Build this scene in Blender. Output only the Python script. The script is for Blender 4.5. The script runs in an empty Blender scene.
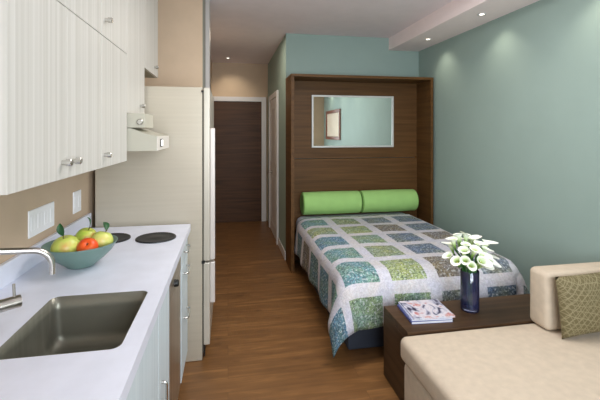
import bpy, bmesh, math, random
from mathutils import Vector, Matrix, Euler
random.seed(7)
PI = math.pi
scn = bpy.context.scene
COL = scn.collection

# ------------------------------------------------------------------ materials
def lin(c):
    o = []
    for v in c[:3]:
        v /= 255.0
        o.append(v / 12.92 if v <= 0.04045 else ((v + 0.055) / 1.055) ** 2.4)
    return (o[0], o[1], o[2], 1.0)

def nodes_of(name):
    m = bpy.data.materials.new(name)
    m.use_nodes = True
    nt = m.node_tree
    return m, nt, nt.nodes, nt.links, nt.nodes['Principled BSDF']

def plain(name, rgb, rough=0.5, metal=0.0, noise=0.06, nscale=8.0, bump=0.0, bscale=60.0, **kw):
    """one colour with a faint procedural mottle"""
    m, nt, N, L, b = nodes_of(name)
    tc = N.new('ShaderNodeTexCoord')
    nz = N.new('ShaderNodeTexNoise'); nz.inputs['Scale'].default_value = nscale; nz.inputs['Detail'].default_value = 4
    L.new(tc.outputs['Object'], nz.inputs['Vector'])
    rp = N.new('ShaderNodeValToRGB')
    c = lin(rgb)
    rp.color_ramp.elements[0].position = 0.3; rp.color_ramp.elements[1].position = 0.7
    rp.color_ramp.elements[0].color = tuple(max(0, v * (1 - noise)) for v in c[:3]) + (1,)
    rp.color_ramp.elements[1].color = tuple(min(1, v * (1 + noise)) for v in c[:3]) + (1,)
    L.new(nz.outputs['Fac'], rp.inputs['Fac']); L.new(rp.outputs['Color'], b.inputs['Base Color'])
    b.inputs['Roughness'].default_value = rough; b.inputs['Metallic'].default_value = metal
    for k, v in kw.items():
        b.inputs[k].default_value = v
    if bump:
        n2 = N.new('ShaderNodeTexNoise'); n2.inputs['Scale'].default_value = bscale; n2.inputs['Detail'].default_value = 3
        L.new(tc.outputs['Object'], n2.inputs['Vector'])
        bp = N.new('ShaderNodeBump'); bp.inputs['Strength'].default_value = bump; bp.inputs['Distance'].default_value = 0.004
        L.new(n2.outputs['Fac'], bp.inputs['Height']); L.new(bp.outputs['Normal'], b.inputs['Normal'])
    return m

def streaked(name, stops, scale, rough=0.45, distortion=0.3, detail=6, bump=0.0, metal=0.0, spec=0.3):
    """noise stretched along one axis: wood grain, brushed steel, laminate streaks"""
    m, nt, N, L, b = nodes_of(name)
    tc = N.new('ShaderNodeTexCoord'); mp = N.new('ShaderNodeMapping')
    mp.inputs['Scale'].default_value = scale
    L.new(tc.outputs['Object'], mp.inputs['Vector'])
    nz = N.new('ShaderNodeTexNoise'); nz.inputs['Scale'].default_value = 1.0
    nz.inputs['Detail'].default_value = detail; nz.inputs['Distortion'].default_value = distortion
    L.new(mp.outputs['Vector'], nz.inputs['Vector'])
    rp = N.new('ShaderNodeValToRGB'); cr = rp.color_ramp
    cr.elements[0].position = stops[0][0]; cr.elements[0].color = lin(stops[0][1])
    cr.elements[1].position = stops[-1][0]; cr.elements[1].color = lin(stops[-1][1])
    for p, c in stops[1:-1]:
        e = cr.elements.new(p); e.color = lin(c)
    L.new(nz.outputs['Fac'], rp.inputs['Fac']); L.new(rp.outputs['Color'], b.inputs['Base Color'])
    b.inputs['Roughness'].default_value = rough; b.inputs['Metallic'].default_value = metal
    b.inputs['Specular IOR Level'].default_value = spec
    if bump:
        bp = N.new('ShaderNodeBump'); bp.inputs['Strength'].default_value = bump; bp.inputs['Distance'].default_value = 0.002
        L.new(nz.outputs['Fac'], bp.inputs['Height']); L.new(bp.outputs['Normal'], b.inputs['Normal'])
    return m

def emissive(name, rgb, strength):
    m, nt, N, L, b = nodes_of(name)
    b.inputs['Base Color'].default_value = lin(rgb)
    b.inputs['Emission Color'].default_value = lin(rgb); b.inputs['Emission Strength'].default_value = strength
    return m

def floor_material():
    m, nt, N, L, b = nodes_of('oak_planks')
    tc = N.new('ShaderNodeTexCoord')
    br = N.new('ShaderNodeTexBrick')
    br.inputs['Scale'].default_value = 1.0
    br.inputs['Brick Width'].default_value = 1.25; br.inputs['Row Height'].default_value = 0.127
    br.inputs['Mortar Size'].default_value = 0.0012; br.inputs['Mortar Smooth'].default_value = 0.4
    br.offset = 0.37; br.offset_frequency = 2
    br.inputs['Color1'].default_value = (0.30, 0.30, 0.30, 1); br.inputs['Color2'].default_value = (0.70, 0.70, 0.70, 1)
    br.inputs['Mortar'].default_value = (0.0, 0.0, 0.0, 1)
    L.new(tc.outputs['Object'], br.inputs['Vector'])
    mp = N.new('ShaderNodeMapping'); mp.inputs['Scale'].default_value = (2.6, 24, 1)
    L.new(tc.outputs['Object'], mp.inputs['Vector'])
    off = N.new('ShaderNodeVectorMath'); off.operation = 'ADD'
    sc = N.new('ShaderNodeVectorMath'); sc.operation = 'SCALE'; sc.inputs['Scale'].default_value = 9.0
    L.new(br.outputs['Color'], sc.inputs[0]); L.new(mp.outputs['Vector'], off.inputs[0]); L.new(sc.outputs['Vector'], off.inputs[1])
    nz = N.new('ShaderNodeTexNoise'); nz.inputs['Scale'].default_value = 1.0; nz.inputs['Detail'].default_value = 7; nz.inputs['Distortion'].default_value = 0.8
    L.new(off.outputs['Vector'], nz.inputs['Vector'])
    big = N.new('ShaderNodeTexNoise'); big.inputs['Scale'].default_value = 3.2; big.inputs['Detail'].default_value = 2
    L.new(tc.outputs['Object'], big.inputs['Vector'])
    a1 = N.new('ShaderNodeMath'); a1.operation = 'MULTIPLY_ADD'; a1.inputs[1].default_value = 0.22
    L.new(br.outputs['Color'], a1.inputs[0]); L.new(nz.outputs['Fac'], a1.inputs[2])
    a2 = N.new('ShaderNodeMath'); a2.operation = 'MULTIPLY_ADD'; a2.inputs[1].default_value = 0.35
    L.new(big.outputs['Fac'], a2.inputs[0]); L.new(a1.outputs[0], a2.inputs[2])
    rp = N.new('ShaderNodeValToRGB'); cr = rp.color_ramp
    cr.elements[0].position = 0.45; cr.elements[0].color = lin((90, 60, 32))
    cr.elements[1].position = 1.05; cr.elements[1].color = lin((150, 106, 62))
    e = cr.elements.new(0.66); e.color = lin((116, 79, 44))
    e = cr.elements.new(0.82); e.color = lin((126, 87, 49))
    L.new(a2.outputs[0], rp.inputs['Fac'])
    mx = N.new('ShaderNodeMix'); mx.data_type = 'RGBA'
    mx.inputs['B'].default_value = lin((84, 54, 30))
    fm = N.new('ShaderNodeMath'); fm.operation = 'MULTIPLY'; fm.inputs[1].default_value = 0.6
    L.new(br.outputs['Fac'], fm.inputs[0])
    L.new(fm.outputs[0], mx.inputs['Factor']); L.new(rp.outputs['Color'], mx.inputs['A'])
    # darker knots
    km = N.new('ShaderNodeMapping'); km.inputs['Scale'].default_value = (3.4, 8.0, 1)
    L.new(tc.outputs['Object'], km.inputs['Vector'])
    kv = N.new('ShaderNodeTexVoronoi'); kv.inputs['Scale'].default_value = 1.0
    L.new(km.outputs['Vector'], kv.inputs['Vector'])
    kr = N.new('ShaderNodeValToRGB'); kr.color_ramp.elements[0].position = 0.03; kr.color_ramp.elements[0].color = (.75, .75, .75, 1)
    kr.color_ramp.elements[1].position = 0.16; kr.color_ramp.elements[1].color = (0, 0, 0, 1)
    L.new(kv.outputs['Distance'], kr.inputs['Fac'])
    k2 = N.new('ShaderNodeMix'); k2.data_type = 'RGBA'; k2.inputs['B'].default_value = lin((74, 48, 26))
    L.new(kr.outputs['Color'], k2.inputs['Factor']); L.new(mx.outputs['Result'], k2.inputs['A'])
    L.new(k2.outputs['Result'], b.inputs['Base Color'])
    b.inputs['Roughness'].default_value = 0.42
    bp = N.new('ShaderNodeBump'); bp.inputs['Strength'].default_value = 0.12; bp.inputs['Distance'].default_value = 0.002
    L.new(nz.outputs['Fac'], bp.inputs['Height']); L.new(bp.outputs['Normal'], b.inputs['Normal'])
    return m

def quilt_material():
    """patch colour comes from the cloth's own colour attribute; mottled batik print on top"""
    m, nt, N, L, b = nodes_of('batik_quilt')
    at = N.new('ShaderNodeAttribute'); at.attribute_name = 'patch'
    uv = N.new('ShaderNodeTexCoord')
    vo = N.new('ShaderNodeTexNoise'); vo.inputs['Scale'].default_value = 46; vo.inputs['Detail'].default_value = 4; vo.inputs['Roughness'].default_value = 0.7
    vo.inputs['Distortion'].default_value = 1.6
    L.new(uv.outputs['UV'], vo.inputs['Vector'])
    rp = N.new('ShaderNodeValToRGB'); cr = rp.color_ramp
    cr.elements[0].position = 0.40; cr.elements[0].color = (0.36, 0.38, 0.42, 1)
    cr.elements[1].position = 0.62; cr.elements[1].color = (1.45, 1.45, 1.45, 1)
    L.new(vo.outputs['Fac'], rp.inputs['Fac'])
    mu = N.new('ShaderNodeMix'); mu.data_type = 'RGBA'; mu.blend_type = 'MULTIPLY'
    L.new(at.outputs['Alpha'], mu.inputs['Factor'])
    L.new(at.outputs['Color'], mu.inputs['A']); L.new(rp.outputs['Color'], mu.inputs['B'])
    # yellow/blue drift inside the patches
    dn = N.new('ShaderNodeTexNoise'); dn.inputs['Scale'].default_value = 7.5; dn.inputs['Detail'].default_value = 3
    L.new(uv.outputs['UV'], dn.inputs['Vector'])
    r2 = N.new('ShaderNodeValToRGB'); c2 = r2.color_ramp
    c2.elements[0].position = 0.38; c2.elements[0].color = (0.86, 1.0, 1.18, 1)
    c2.elements[1].position = 0.64; c2.elements[1].color = (1.22, 1.14, 0.66, 1)
    L.new(dn.outputs['Fac'], r2.inputs['Fac'])
    m2 = N.new('ShaderNodeMix'); m2.data_type = 'RGBA'; m2.blend_type = 'MULTIPLY'
    f2 = N.new('ShaderNodeMath'); f2.operation = 'MULTIPLY'; f2.inputs[1].default_value = 0.75
    L.new(at.outputs['Alpha'], f2.inputs[0]); L.new(f2.outputs[0], m2.inputs['Factor'])
    L.new(mu.outputs['Result'], m2.inputs['A']); L.new(r2.outputs['Color'], m2.inputs['B'])
    # white flecks of the print
    wf = N.new('ShaderNodeTexNoise'); wf.inputs['Scale'].default_value = 62; wf.inputs['Detail'].default_value = 3
    L.new(uv.outputs['UV'], wf.inputs['Vector'])
    r3 = N.new('ShaderNodeValToRGB'); r3.color_ramp.elements[0].position = 0.54; r3.color_ramp.elements[1].position = 0.66
    L.new(wf.outputs['Fac'], r3.inputs['Fac'])
    f3 = N.new('ShaderNodeMath'); f3.operation = 'MULTIPLY'; f3.inputs[1].default_value = 0.72
    L.new(r3.outputs['Color'], f3.inputs[0])
    m3 = N.new('ShaderNodeMix'); m3.data_type = 'RGBA'
    m3.inputs['B'].default_value = lin((205, 210, 214))
    L.new(f3.outputs[0], m3.inputs['Factor']); L.new(m2.outputs['Result'], m3.inputs['A'])
    L.new(m3.outputs['Result'], b.inputs['Base Color'])
    b.inputs['Roughness'].default_value = 0.85
    n2 = N.new('ShaderNodeTexVoronoi'); n2.inputs['Scale'].default_value = 38
    L.new(uv.outputs['UV'], n2.inputs['Vector'])
    bp = N.new('ShaderNodeBump'); bp.inputs['Strength'].default_value = 0.35; bp.inputs['Distance'].default_value = 0.006
    L.new(n2.outputs['Distance'], bp.inputs['Height']); L.new(bp.outputs['Normal'], b.inputs['Normal'])
    return m

def thin_glass(name, tint, gloss=0.12, rough=0.02, body=None):
    m, nt, N, L, b = nodes_of(name)
    N.remove(b)
    out = N['Material Output']
    tr = N.new('ShaderNodeBsdfTransparent'); tr.inputs['Color'].default_value = tint
    gl = N.new('ShaderNodeBsdfGlossy'); gl.inputs['Roughness'].default_value = rough
    fr = N.new('ShaderNodeFresnel'); fr.inputs['IOR'].default_value = 1.45
    ad = N.new('ShaderNodeMath'); ad.operation = 'ADD'; ad.inputs[1].default_value = gloss; ad.use_clamp = True
    L.new(fr.outputs[0], ad.inputs[0])
    mx = N.new('ShaderNodeMixShader')
    L.new(ad.outputs[0], mx.inputs['Fac']); L.new(tr.outputs[0], mx.inputs[1]); L.new(gl.outputs[0], mx.inputs[2])
    last = mx
    if body:
        df = N.new('ShaderNodeBsdfDiffuse'); df.inputs['Color'].default_value = body[1]
        m2 = N.new('ShaderNodeMixShader'); m2.inputs['Fac'].default_value = body[0]
        L.new(mx.outputs[0], m2.inputs[1]); L.new(df.outputs[0], m2.inputs[2]); last = m2
    L.new(last.outputs[0], out.inputs['Surface'])
    return m

def lily_material():
    m, nt, N, L, b = nodes_of('lily_white')
    tc = N.new('ShaderNodeTexCoord'); sp = N.new('ShaderNodeSeparateXYZ')
    L.new(tc.outputs['Object'], sp.inputs[0])
    mr = N.new('ShaderNodeMapRange'); mr.inputs['From Min'].default_value = 0.0; mr.inputs['From Max'].default_value = 0.088
    L.new(sp.outputs['Z'], mr.inputs['Value'])
    rp = N.new('ShaderNodeValToRGB'); cr = rp.color_ramp
    cr.elements[0].position = 0.0; cr.elements[0].color = lin((120, 165, 70))
    cr.elements[1].position = 0.95; cr.elements[1].color = lin((250, 252, 244))
    e = cr.elements.new(0.35); e.color = lin((150, 192, 96))
    e = cr.elements.new(0.62); e.color = lin((222, 238, 186))
    L.new(mr.outputs[0], rp.inputs['Fac']); L.new(rp.outputs['Color'], b.inputs['Base Color'])
    b.inputs['Roughness'].default_value = 0.45
    b.inputs['Subsurface Weight'].default_value = 0.0
    return m

def cover_material():
    m, nt, N, L, b = nodes_of('magazine_cover')
    tc = N.new('ShaderNodeTexCoord')
    n = N.new('ShaderNodeTexNoise'); n.inputs['Scale'].default_value = 15; n.inputs['Detail'].default_value = 2; n.inputs['Distortion'].default_value = 1.2
    mp = N.new('ShaderNodeMapping'); mp.inputs['Scale'].default_value = (1.0, 0.55, 1); mp.inputs['Rotation'].default_value = (0, 0, 0.5)
    L.new(tc.outputs['Object'], mp.inputs['Vector']); L.new(mp.outputs['Vector'], n.inputs['Vector'])
    rp = N.new('ShaderNodeValToRGB'); cr = rp.color_ramp; cr.interpolation = 'LINEAR'
    cr.elements[0].position = 0.28; cr.elements[0].color = lin((40, 36, 54))
    cr.elements[1].position = 0.78; cr.elements[1].color = lin((176, 78, 84))
    for p, c in ((0.36, (70, 66, 92)), (0.42, (176, 176, 196)), (0.50, (222, 216, 222)), (0.57, (206, 196, 206)), (0.62, (198, 120, 118)), (0.67, (214, 190, 186))):
        e = cr.elements.new(p); e.color = lin(c)
    L.new(n.outputs['Fac'], rp.inputs['Fac']); L.new(rp.outputs['Color'], b.inputs['Base Color'])
    b.inputs['Roughness'].default_value = 0.3
    return m

def cushion_material():
    """olive cloth with fine crossing pale lines"""
    m, nt, N, L, b = nodes_of('olive_scribble_cloth')
    tc = N.new('ShaderNodeTexCoord')
    prev = None
    for k, (rot, sc, dist) in enumerate(((0.5, 14, 5), (-0.75, 13, 6), (1.35, 11, 7), (2.4, 12, 6))):
        mp = N.new('ShaderNodeMapping'); mp.inputs['Rotation'].default_value = (0, rot, 0); mp.inputs['Location'].default_value = (k * .37, k * .21, k * .11)
        L.new(tc.outputs['Object'], mp.inputs['Vector'])
        w = N.new('ShaderNodeTexWave'); w.inputs['Scale'].default_value = sc; w.inputs['Distortion'].default_value = dist
        w.inputs['Detail'].default_value = 1.5; w.inputs['Detail Scale'].default_value = 0.7
        L.new(mp.outputs['Vector'], w.inputs['Vector'])
        r = N.new('ShaderNodeValToRGB'); r.color_ramp.elements[0].position = 0.95; r.color_ramp.elements[1].position = 1.0
        L.new(w.outputs['Fac'], r.inputs['Fac'])
        if prev is None:
            prev = r.outputs['Color']
        else:
            mx = N.new('ShaderNodeMath'); mx.operation = 'MAXIMUM'
            L.new(prev, mx.inputs[0]); L.new(r.outputs['Color'], mx.inputs[1]); prev = mx.outputs[0]
    f = N.new('ShaderNodeMath'); f.operation = 'MULTIPLY'; f.inputs[1].default_value = 0.5
    L.new(prev, f.inputs[0])
    mix = N.new('ShaderNodeMix'); mix.data_type = 'RGBA'
    mix.inputs['A'].default_value = lin((104, 93, 62)); mix.inputs['B'].default_value = lin((172, 162, 128))
    L.new(f.outputs[0], mix.inputs['Factor']); L.new(mix.outputs['Result'], b.inputs['Base Color'])
    b.inputs['Roughness'].default_value = 0.8
    return m

def apple_material(name, low, mid, high, pos=(0.42, 0.56, 0.70)):
    m, nt, N, L, b = nodes_of(name)
    tc = N.new('ShaderNodeTexCoord')
    n = N.new('ShaderNodeTexNoise'); n.inputs['Scale'].default_value = 11; n.inputs['Detail'].default_value = 3
    L.new(tc.outputs['Object'], n.inputs['Vector'])
    rp = N.new('ShaderNodeValToRGB'); cr = rp.color_ramp
    cr.elements[0].position = pos[0]; cr.elements[0].color = lin(low)
    cr.elements[1].position = pos[2]; cr.elements[1].color = lin(high)
    e = cr.elements.new(pos[1]); e.color = lin(mid)
    L.new(n.outputs['Fac'], rp.inputs['Fac']); L.new(rp.outputs['Color'], b.inputs['Base Color'])
    b.inputs['Roughness'].default_value = 0.35
    return m

M = {}
M['beige'] = plain('beige_paint', (204, 181, 155), 0.8, noise=0.03, bump=0.05, bscale=200)
M['teal'] = plain('teal_paint', (151, 171, 164), 0.75, noise=0.03, nscale=3, bump=0.05, bscale=200)
M['ceil'] = plain('ceiling_paint', (238, 226, 228), 0.85, noise=0.02)
M['soffit'] = plain('soffit_paint', (252, 236, 234), 0.85, noise=0.02)
M['trimwhite'] = plain('white_trim_paint', (225, 222, 222), 0.45, noise=0.02)
M['post'] = plain('light_grey_trim', (176, 172, 168), 0.5, noise=0.02)
M['dkpost'] = plain('dark_grey_trim', (128, 126, 114), 0.5, noise=0.02)
M['floor'] = floor_material()
M['walnut'] = streaked('walnut_horizontal', [(0.28, (80, 55, 29)), (0.48, (92, 64, 35)), (0.60, (99, 69, 38)), (0.78, (109, 77, 45))], (1.1, 16, 30), 0.5, 0.9, 6, 0.05, spec=.2)
M['walnut_side'] = streaked('walnut_side_grain', [(0.28, (80, 55, 29)), (0.48, (92, 64, 35)), (0.60, (99, 69, 38)), (0.78, (109, 77, 45))], (16, 1.1, 30), 0.5, 0.9, 6, 0.05, spec=.2)
M['walnutv'] = streaked('walnut_door', [(0.30, (66, 43, 25)), (0.50, (82, 54, 33)), (0.75, (96, 64, 40))], (1.3, 14, 26), 0.5, 0.8, 6)
M['tablewood'] = streaked('table_walnut', [(0.28, (58, 41, 27)), (0.50, (72, 52, 35)), (0.75, (88, 65, 45))], (1.4, 26, 26), 0.45, 0.7, 6, 0.05, spec=.2)
M['tableside'] = streaked('table_walnut_side', [(0.28, (58, 41, 27)), (0.50, (72, 52, 35)), (0.75, (88, 65, 45))], (26, 1.4, 26), 0.45, 0.7, 6, 0.05, spec=.2)
M['cab'] = streaked('pale_streaked_laminate', [(0.25, (190, 186, 177)), (0.45, (200, 197, 189)), (0.58, (206, 203, 196)), (0.75, (214, 211, 205))], (75, 75, 0.4), 0.45, 0.1, 5)
M['cabside'] = plain('cabinet_side_laminate', (152, 146, 124), 0.5, noise=0.03)
M['basecab'] = streaked('pale_base_laminate', [(0.28, (196, 208, 214)), (0.5, (208, 220, 226)), (0.75, (218, 228, 232))], (75, 75, 0.4), 0.45, 0.1, 5)
M['chrome'] = plain('brushed_nickel', (205, 203, 198), 0.22, 1.0, noise=0.03)
M['nickel'] = plain('satin_nickel', (188, 184, 176), 0.32, 1.0, noise=0.03)
M['sink'] = streaked('brushed_steel_sink', [(0.3, (126, 124, 112)), (0.7, (140, 138, 126))], (4, 60, 4), 0.38, 0.0, 3, 0.0, 0.6)
M['steel'] = streaked('brushed_steel_front', [(0.3, (178, 166, 150)), (0.7, (200, 190, 176))], (40, 40, 1.5), 0.3, 0.0, 3, 0.0, 0.85)
M['fridgeside'] = streaked('fridge_side_finish', [(0.3, (191, 182, 165)), (0.7, (196, 187, 170))], (1.5, 30, 60), 0.38, 0.0, 3, 0.0, 0.25)
M['fridgedoor'] = streaked('fridge_door_finish', [(0.3, (196, 190, 176)), (0.7, (210, 204, 192))], (40, 40, 2), 0.32, 0.0, 3, 0.0, 0.3)
M['fridgehandle'] = plain('fridge_handle_finish', (214, 206, 200), 0.35, 0.2, noise=0.02)
M['black'] = plain('black_plastic', (22, 22, 22), 0.45, noise=0.05)
M['gasket'] = plain('dark_gasket', (70, 68, 62), 0.6, noise=0.05)
M['counter'] = plain('white_speckled_quartz', (226, 230, 244), 0.3, noise=0.05, nscale=9)
M['hob'] = plain('black_hotplate', (26, 27, 30), 0.5, noise=0.1)
M['plate'] = plain('white_switch_plastic', (252, 252, 255), 0.35, noise=0.01)
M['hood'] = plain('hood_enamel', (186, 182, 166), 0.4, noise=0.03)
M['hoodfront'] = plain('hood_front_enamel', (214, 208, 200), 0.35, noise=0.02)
M['bowl'] = plain('teal_glazed_ceramic', (108, 134, 126), 0.35, noise=0.04)
M['appleA'] = apple_material('green_apple_blush', (190, 204, 84), (206, 212, 108), (222, 170, 96))
M['appleB'] = apple_material('green_apple_rosy', (168, 194, 70), (206, 206, 96), (214, 120, 76), (0.40, 0.52, 0.66))
M['appleC'] = apple_material('yellow_green_apple', (188, 204, 90), (214, 218, 120), (224, 206, 120))
M['appleR'] = apple_material('orange_red_apple', (234, 84, 34), (242, 112, 44), (248, 170, 84), (0.42, 0.55, 0.72))
M['leaf'] = plain('dark_green_leaf', (34, 84, 44), 0.45, noise=0.2, nscale=40)
M['twig'] = plain('brown_twig', (86, 64, 40), 0.7)
M['bolster'] = plain('lime_green_cloth', (156, 200, 118), 0.8, noise=0.04, bump=0.15, bscale=300)
M['piping'] = plain('lime_green_piping', (112, 160, 76), 0.8, noise=0.04)
M['quilt'] = quilt_material()
M['slate'] = plain('dark_slate_upholstery', (56, 62, 76), 0.8, noise=0.08)
M['sheet'] = plain('pale_mattress_cloth', (206, 208, 216), 0.85, noise=0.03)
M['sofa'] = plain('cream_sofa_cloth', (200, 184, 164), 0.9, noise=0.06, nscale=26, bump=0.25, bscale=240)
M['sofaleg'] = plain('dark_sofa_foot', (46, 34, 26), 0.5)
M['cushion'] = cushion_material()
M['mirror'] = plain('mirror_silver', (236, 244, 240), 0.02, 1.0, noise=0.0)
M['mframe'] = plain('mirror_white_frame', (205, 206, 202), 0.35, 0.1, noise=0.02)
M['picframe'] = streaked('red_brown_frame', [(0.3, (104, 54, 36)), (0.7, (140, 78, 54))], (20, 2, 20), 0.4)
M['canvas'] = plain('cream_canvas', (222, 206, 186), 0.8, noise=0.06, nscale=3)
M['vase'] = thin_glass('blue_tinted_glass', (0.84, 0.86, 0.96, 1), 0.05, body=(.09, lin((96, 102, 165))))
M['water'] = thin_glass('vase_water', (0.90, 0.92, 0.97, 1), 0.0)
M['pane'] = thin_glass('window_glass', (0.97, 0.98, 0.98, 1), 0.02)
M['stem'] = plain('lily_stem_green', (56, 108, 44), 0.5, noise=0.15)
M['lily'] = lily_material()
M['spadix'] = plain('lily_spadix_yellow', (206, 206, 90), 0.6)
M['cover'] = cover_material()
M['pages'] = plain('paper_pages', (226, 226, 232), 0.8, noise=0.03)
M['bluecov'] = plain('blue_magazine_cover', (78, 88, 150), 0.35, noise=0.1, nscale=20)
M['greycov'] = plain('pale_magazine_cover', (176, 180, 206), 0.35, noise=0.1, nscale=20)
M['lens'] = emissive('downlight_lens', (255, 246, 230), 5.0)
M['button'] = emissive('lit_button', (255, 255, 255), 1.2)

# ------------------------------------------------------------------ helpers
def rootloc(p):
    while p.parent is not None:
        p = p.parent
    return p.location.copy()

def obj(name, bm, mat, parent=None, local=False, smooth=False, loc=None, rot=None):
    me = bpy.data.meshes.new(name)
    if parent is not None and not local:
        bmesh.ops.translate(bm, verts=bm.verts, vec=-rootloc(parent))
    bmesh.ops.recalc_face_normals(bm, faces=bm.faces)
    bm.to_mesh(me); bm.free()
    if smooth:
        for p in me.polygons:
            p.use_smooth = True
        if smooth != 'all':
            me.set_sharp_from_angle(angle=math.radians(smooth if not isinstance(smooth, bool) else 40))
    me.materials.append(mat)
    o = bpy.data.objects.new(name, me); COL.objects.link(o)
    if parent is not None:
        o.parent = parent
    if loc is not None: o.location = loc
    if rot is not None: o.rotation_euler = rot
    return o

def tag(o, label, cat, group=None):
    o['label'] = label; o['category'] = cat
    if group: o['group'] = group
    return o

def thing(name, label, cat, loc=(0, 0, 0), rot=(0, 0, 0), group=None):
    o = bpy.data.objects.new(name, None); COL.objects.link(o)
    o.location = loc; o.rotation_euler = rot
    o.empty_display_size = 0.1
    return tag(o, label, cat, group)

def struct(name, bm, mat, parent=None, smooth=False):
    o = obj(name, bm, mat, parent, smooth=smooth)
    if parent is None:
        o['kind'] = 'structure'
    return o

def add_box(bm, x0, x1, y0, y1, z0, z1, bev=0.0, seg=2):
    r = bmesh.ops.create_cube(bm, size=1.0)
    vs = r['verts']
    for v in vs:
        v.co = Vector(((x0 + x1) / 2 + v.co.x * (x1 - x0), (y0 + y1) / 2 + v.co.y * (y1 - y0), (z0 + z1) / 2 + v.co.z * (z1 - z0)))
    if bev:
        es = list({e for v in vs for e in v.link_edges})
        bmesh.ops.bevel(bm, geom=es, offset=bev, segments=seg, affect='EDGES', profile=0.5)
    return bm

def bx(*a, **k):
    return add_box(bmesh.new(), *a, **k)

def add_tube(bm, pts, rad, n=12, caps=True):
    """swept round tube; rad is a number or a list"""
    pts = [Vector(p) for p in pts]
    rads = rad if isinstance(rad, (list, tuple)) else [rad] * len(pts)
    rings = []
    up = None
    for i, p in enumerate(pts):
        d = (pts[min(i + 1, len(pts) - 1)] - pts[max(i - 1, 0)]).normalized()
        if up is None:
            up = Vector((0, 0, 1)) if abs(d.z) < 0.9 else Vector((1, 0, 0))
        a = d.cross(up).normalized(); b_ = a.cross(d).normalized(); up = b_
        rings.append([bm.verts.new(p + (a * math.cos(2 * PI * k / n) + b_ * math.sin(2 * PI * k / n)) * rads[i]) for k in range(n)])
    for r0, r1 in zip(rings, rings[1:]):
        for k in range(n):
            bm.faces.new((r0[k], r0[(k + 1) % n], r1[(k + 1) % n], r1[k]))
    if caps:
        bm.faces.new(rings[0][::-1]); bm.faces.new(rings[-1])
    return bm

def add_lathe(bm, prof, origin=(0, 0, 0), axis='Z', n=32):
    """profile of (radius, height) spun round an axis"""
    o = Vector(origin); rings = []
    def P(r, h, k):
        a = 2 * PI * k / n; c, s = r * math.cos(a), r * math.sin(a)
        return o + (Vector((c, s, h)) if axis == 'Z' else Vector((h, c, s)) if axis == 'X' else Vector((s, h, c)))
    for r, h in prof:
        if r < 1e-6:
            rings.append([bm.verts.new(P(0, h, 0))])
        else:
            rings.append([bm.verts.new(P(r, h, k)) for k in range(n)])
    for r0, r1 in zip(rings, rings[1:]):
        if len(r0) == 1 and len(r1) == 1:
            continue
        for k in range(n):
            q = (k + 1) % n
            if len(r0) == 1: bm.faces.new((r0[0], r1[q], r1[k]))
            elif len(r1) == 1: bm.faces.new((r0[k], r0[q], r1[0]))
            else: bm.faces.new((r0[k], r0[q], r1[q], r1[k]))
    return bm

def lathe(*a, **k):
    return add_lathe(bmesh.new(), *a, **k)

def rrect(x0, x1, y0, y1, r, n=6):
    """rounded rectangle, counter-clockwise"""
    pts = []
    for cx, cy, a0 in ((x1 - r, y1 - r, 0), (x0 + r, y1 - r, PI / 2), (x0 + r, y0 + r, PI), (x1 - r, y0 + r, 1.5 * PI)):
        for k in range(n + 1):
            a = a0 + (PI / 2) * k / n
            pts.append((cx + r * math.cos(a), cy + r * math.sin(a)))
    return pts

def soft_box(x0, x1, y0, y1, z0, z1, bev, seg=5, puff=0.0, cuts=10):
    """upholstered block: rounded, faces slightly crowned"""
    bm = bmesh.new()
    add_box(bm, x0, x1, y0, y1, z0, z1, bev=bev, seg=seg)
    if puff:
        bmesh.ops.subdivide_edges(bm, edges=[e for e in bm.edges if e.calc_length() > 0.12], cuts=cuts, use_grid_fill=True)
        cx, cy, cz = (x0 + x1) / 2, (y0 + y1) / 2, (z0 + z1) / 2
        for v in bm.verts:
            fx = 1 - ((v.co.x - cx) / ((x1 - x0) / 2)) ** 2
            fy = 1 - ((v.co.y - cy) / ((y1 - y0) / 2)) ** 2
            v.co.z += puff * max(0, fx) ** .5 * max(0, fy) ** .5 * (1 if v.co.z > cz else 0)
    return bm

# ------------------------------------------------------------------ room shell (metres; camera stands at the origin, z 1.5)
XL, XR = -0.855, 2.33
YB, YW, YH = -0.49, 4.50, 6.60
ZC, ZS = 2.65, 2.50
struct('floor', bx(-1.05, 2.5, -0.7, 6.8, -0.08, 0.0), M['floor'])
struct('ceiling', bx(-1.05, 2.5, -0.7, 6.8, ZC, ZC + 0.1), M['ceil'])
struct('ceiling_soffit', bx(1.935, XR, YB, YW, ZS, ZC), M['soffit'])
struct('wall_left', bx(XL - 0.12, XL, YB, 3.45, 0, ZC), M['beige'])
struct('wall_kitchen_end', bx(XL - 0.12, -0.2155, 3.45, 3.60, 0, ZC), M['beige'])
struct('trim_1', bx(-0.2155, -0.190, 3.452, 3.60, 0, ZC), M['dkpost'])
struct('trim_2', bx(-0.190, -0.157, 3.44, 3.60, 0, ZC), M['post'])
struct('wall_hall_left', bx(-0.36, -0.26, 3.60, YH, 0, ZC), M['beige'])
struct('wall_hall_end', bx(-0.36, 0.80, YH, YH + 0.12, 0, ZC), M['beige'])
struct('wall_right', bx(XR, XR + 0.12, YB - 0.12, YW + 0.1, 0, ZC), M['teal'])
struct('wall_bed', bx(0.665, XR, YW, YW + 0.1, 0, ZC), M['teal'])
struct('wall_hall_right', bx(0.665, 0.765, YW + 0.1, YH, 0, ZC), M['teal'])
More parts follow.
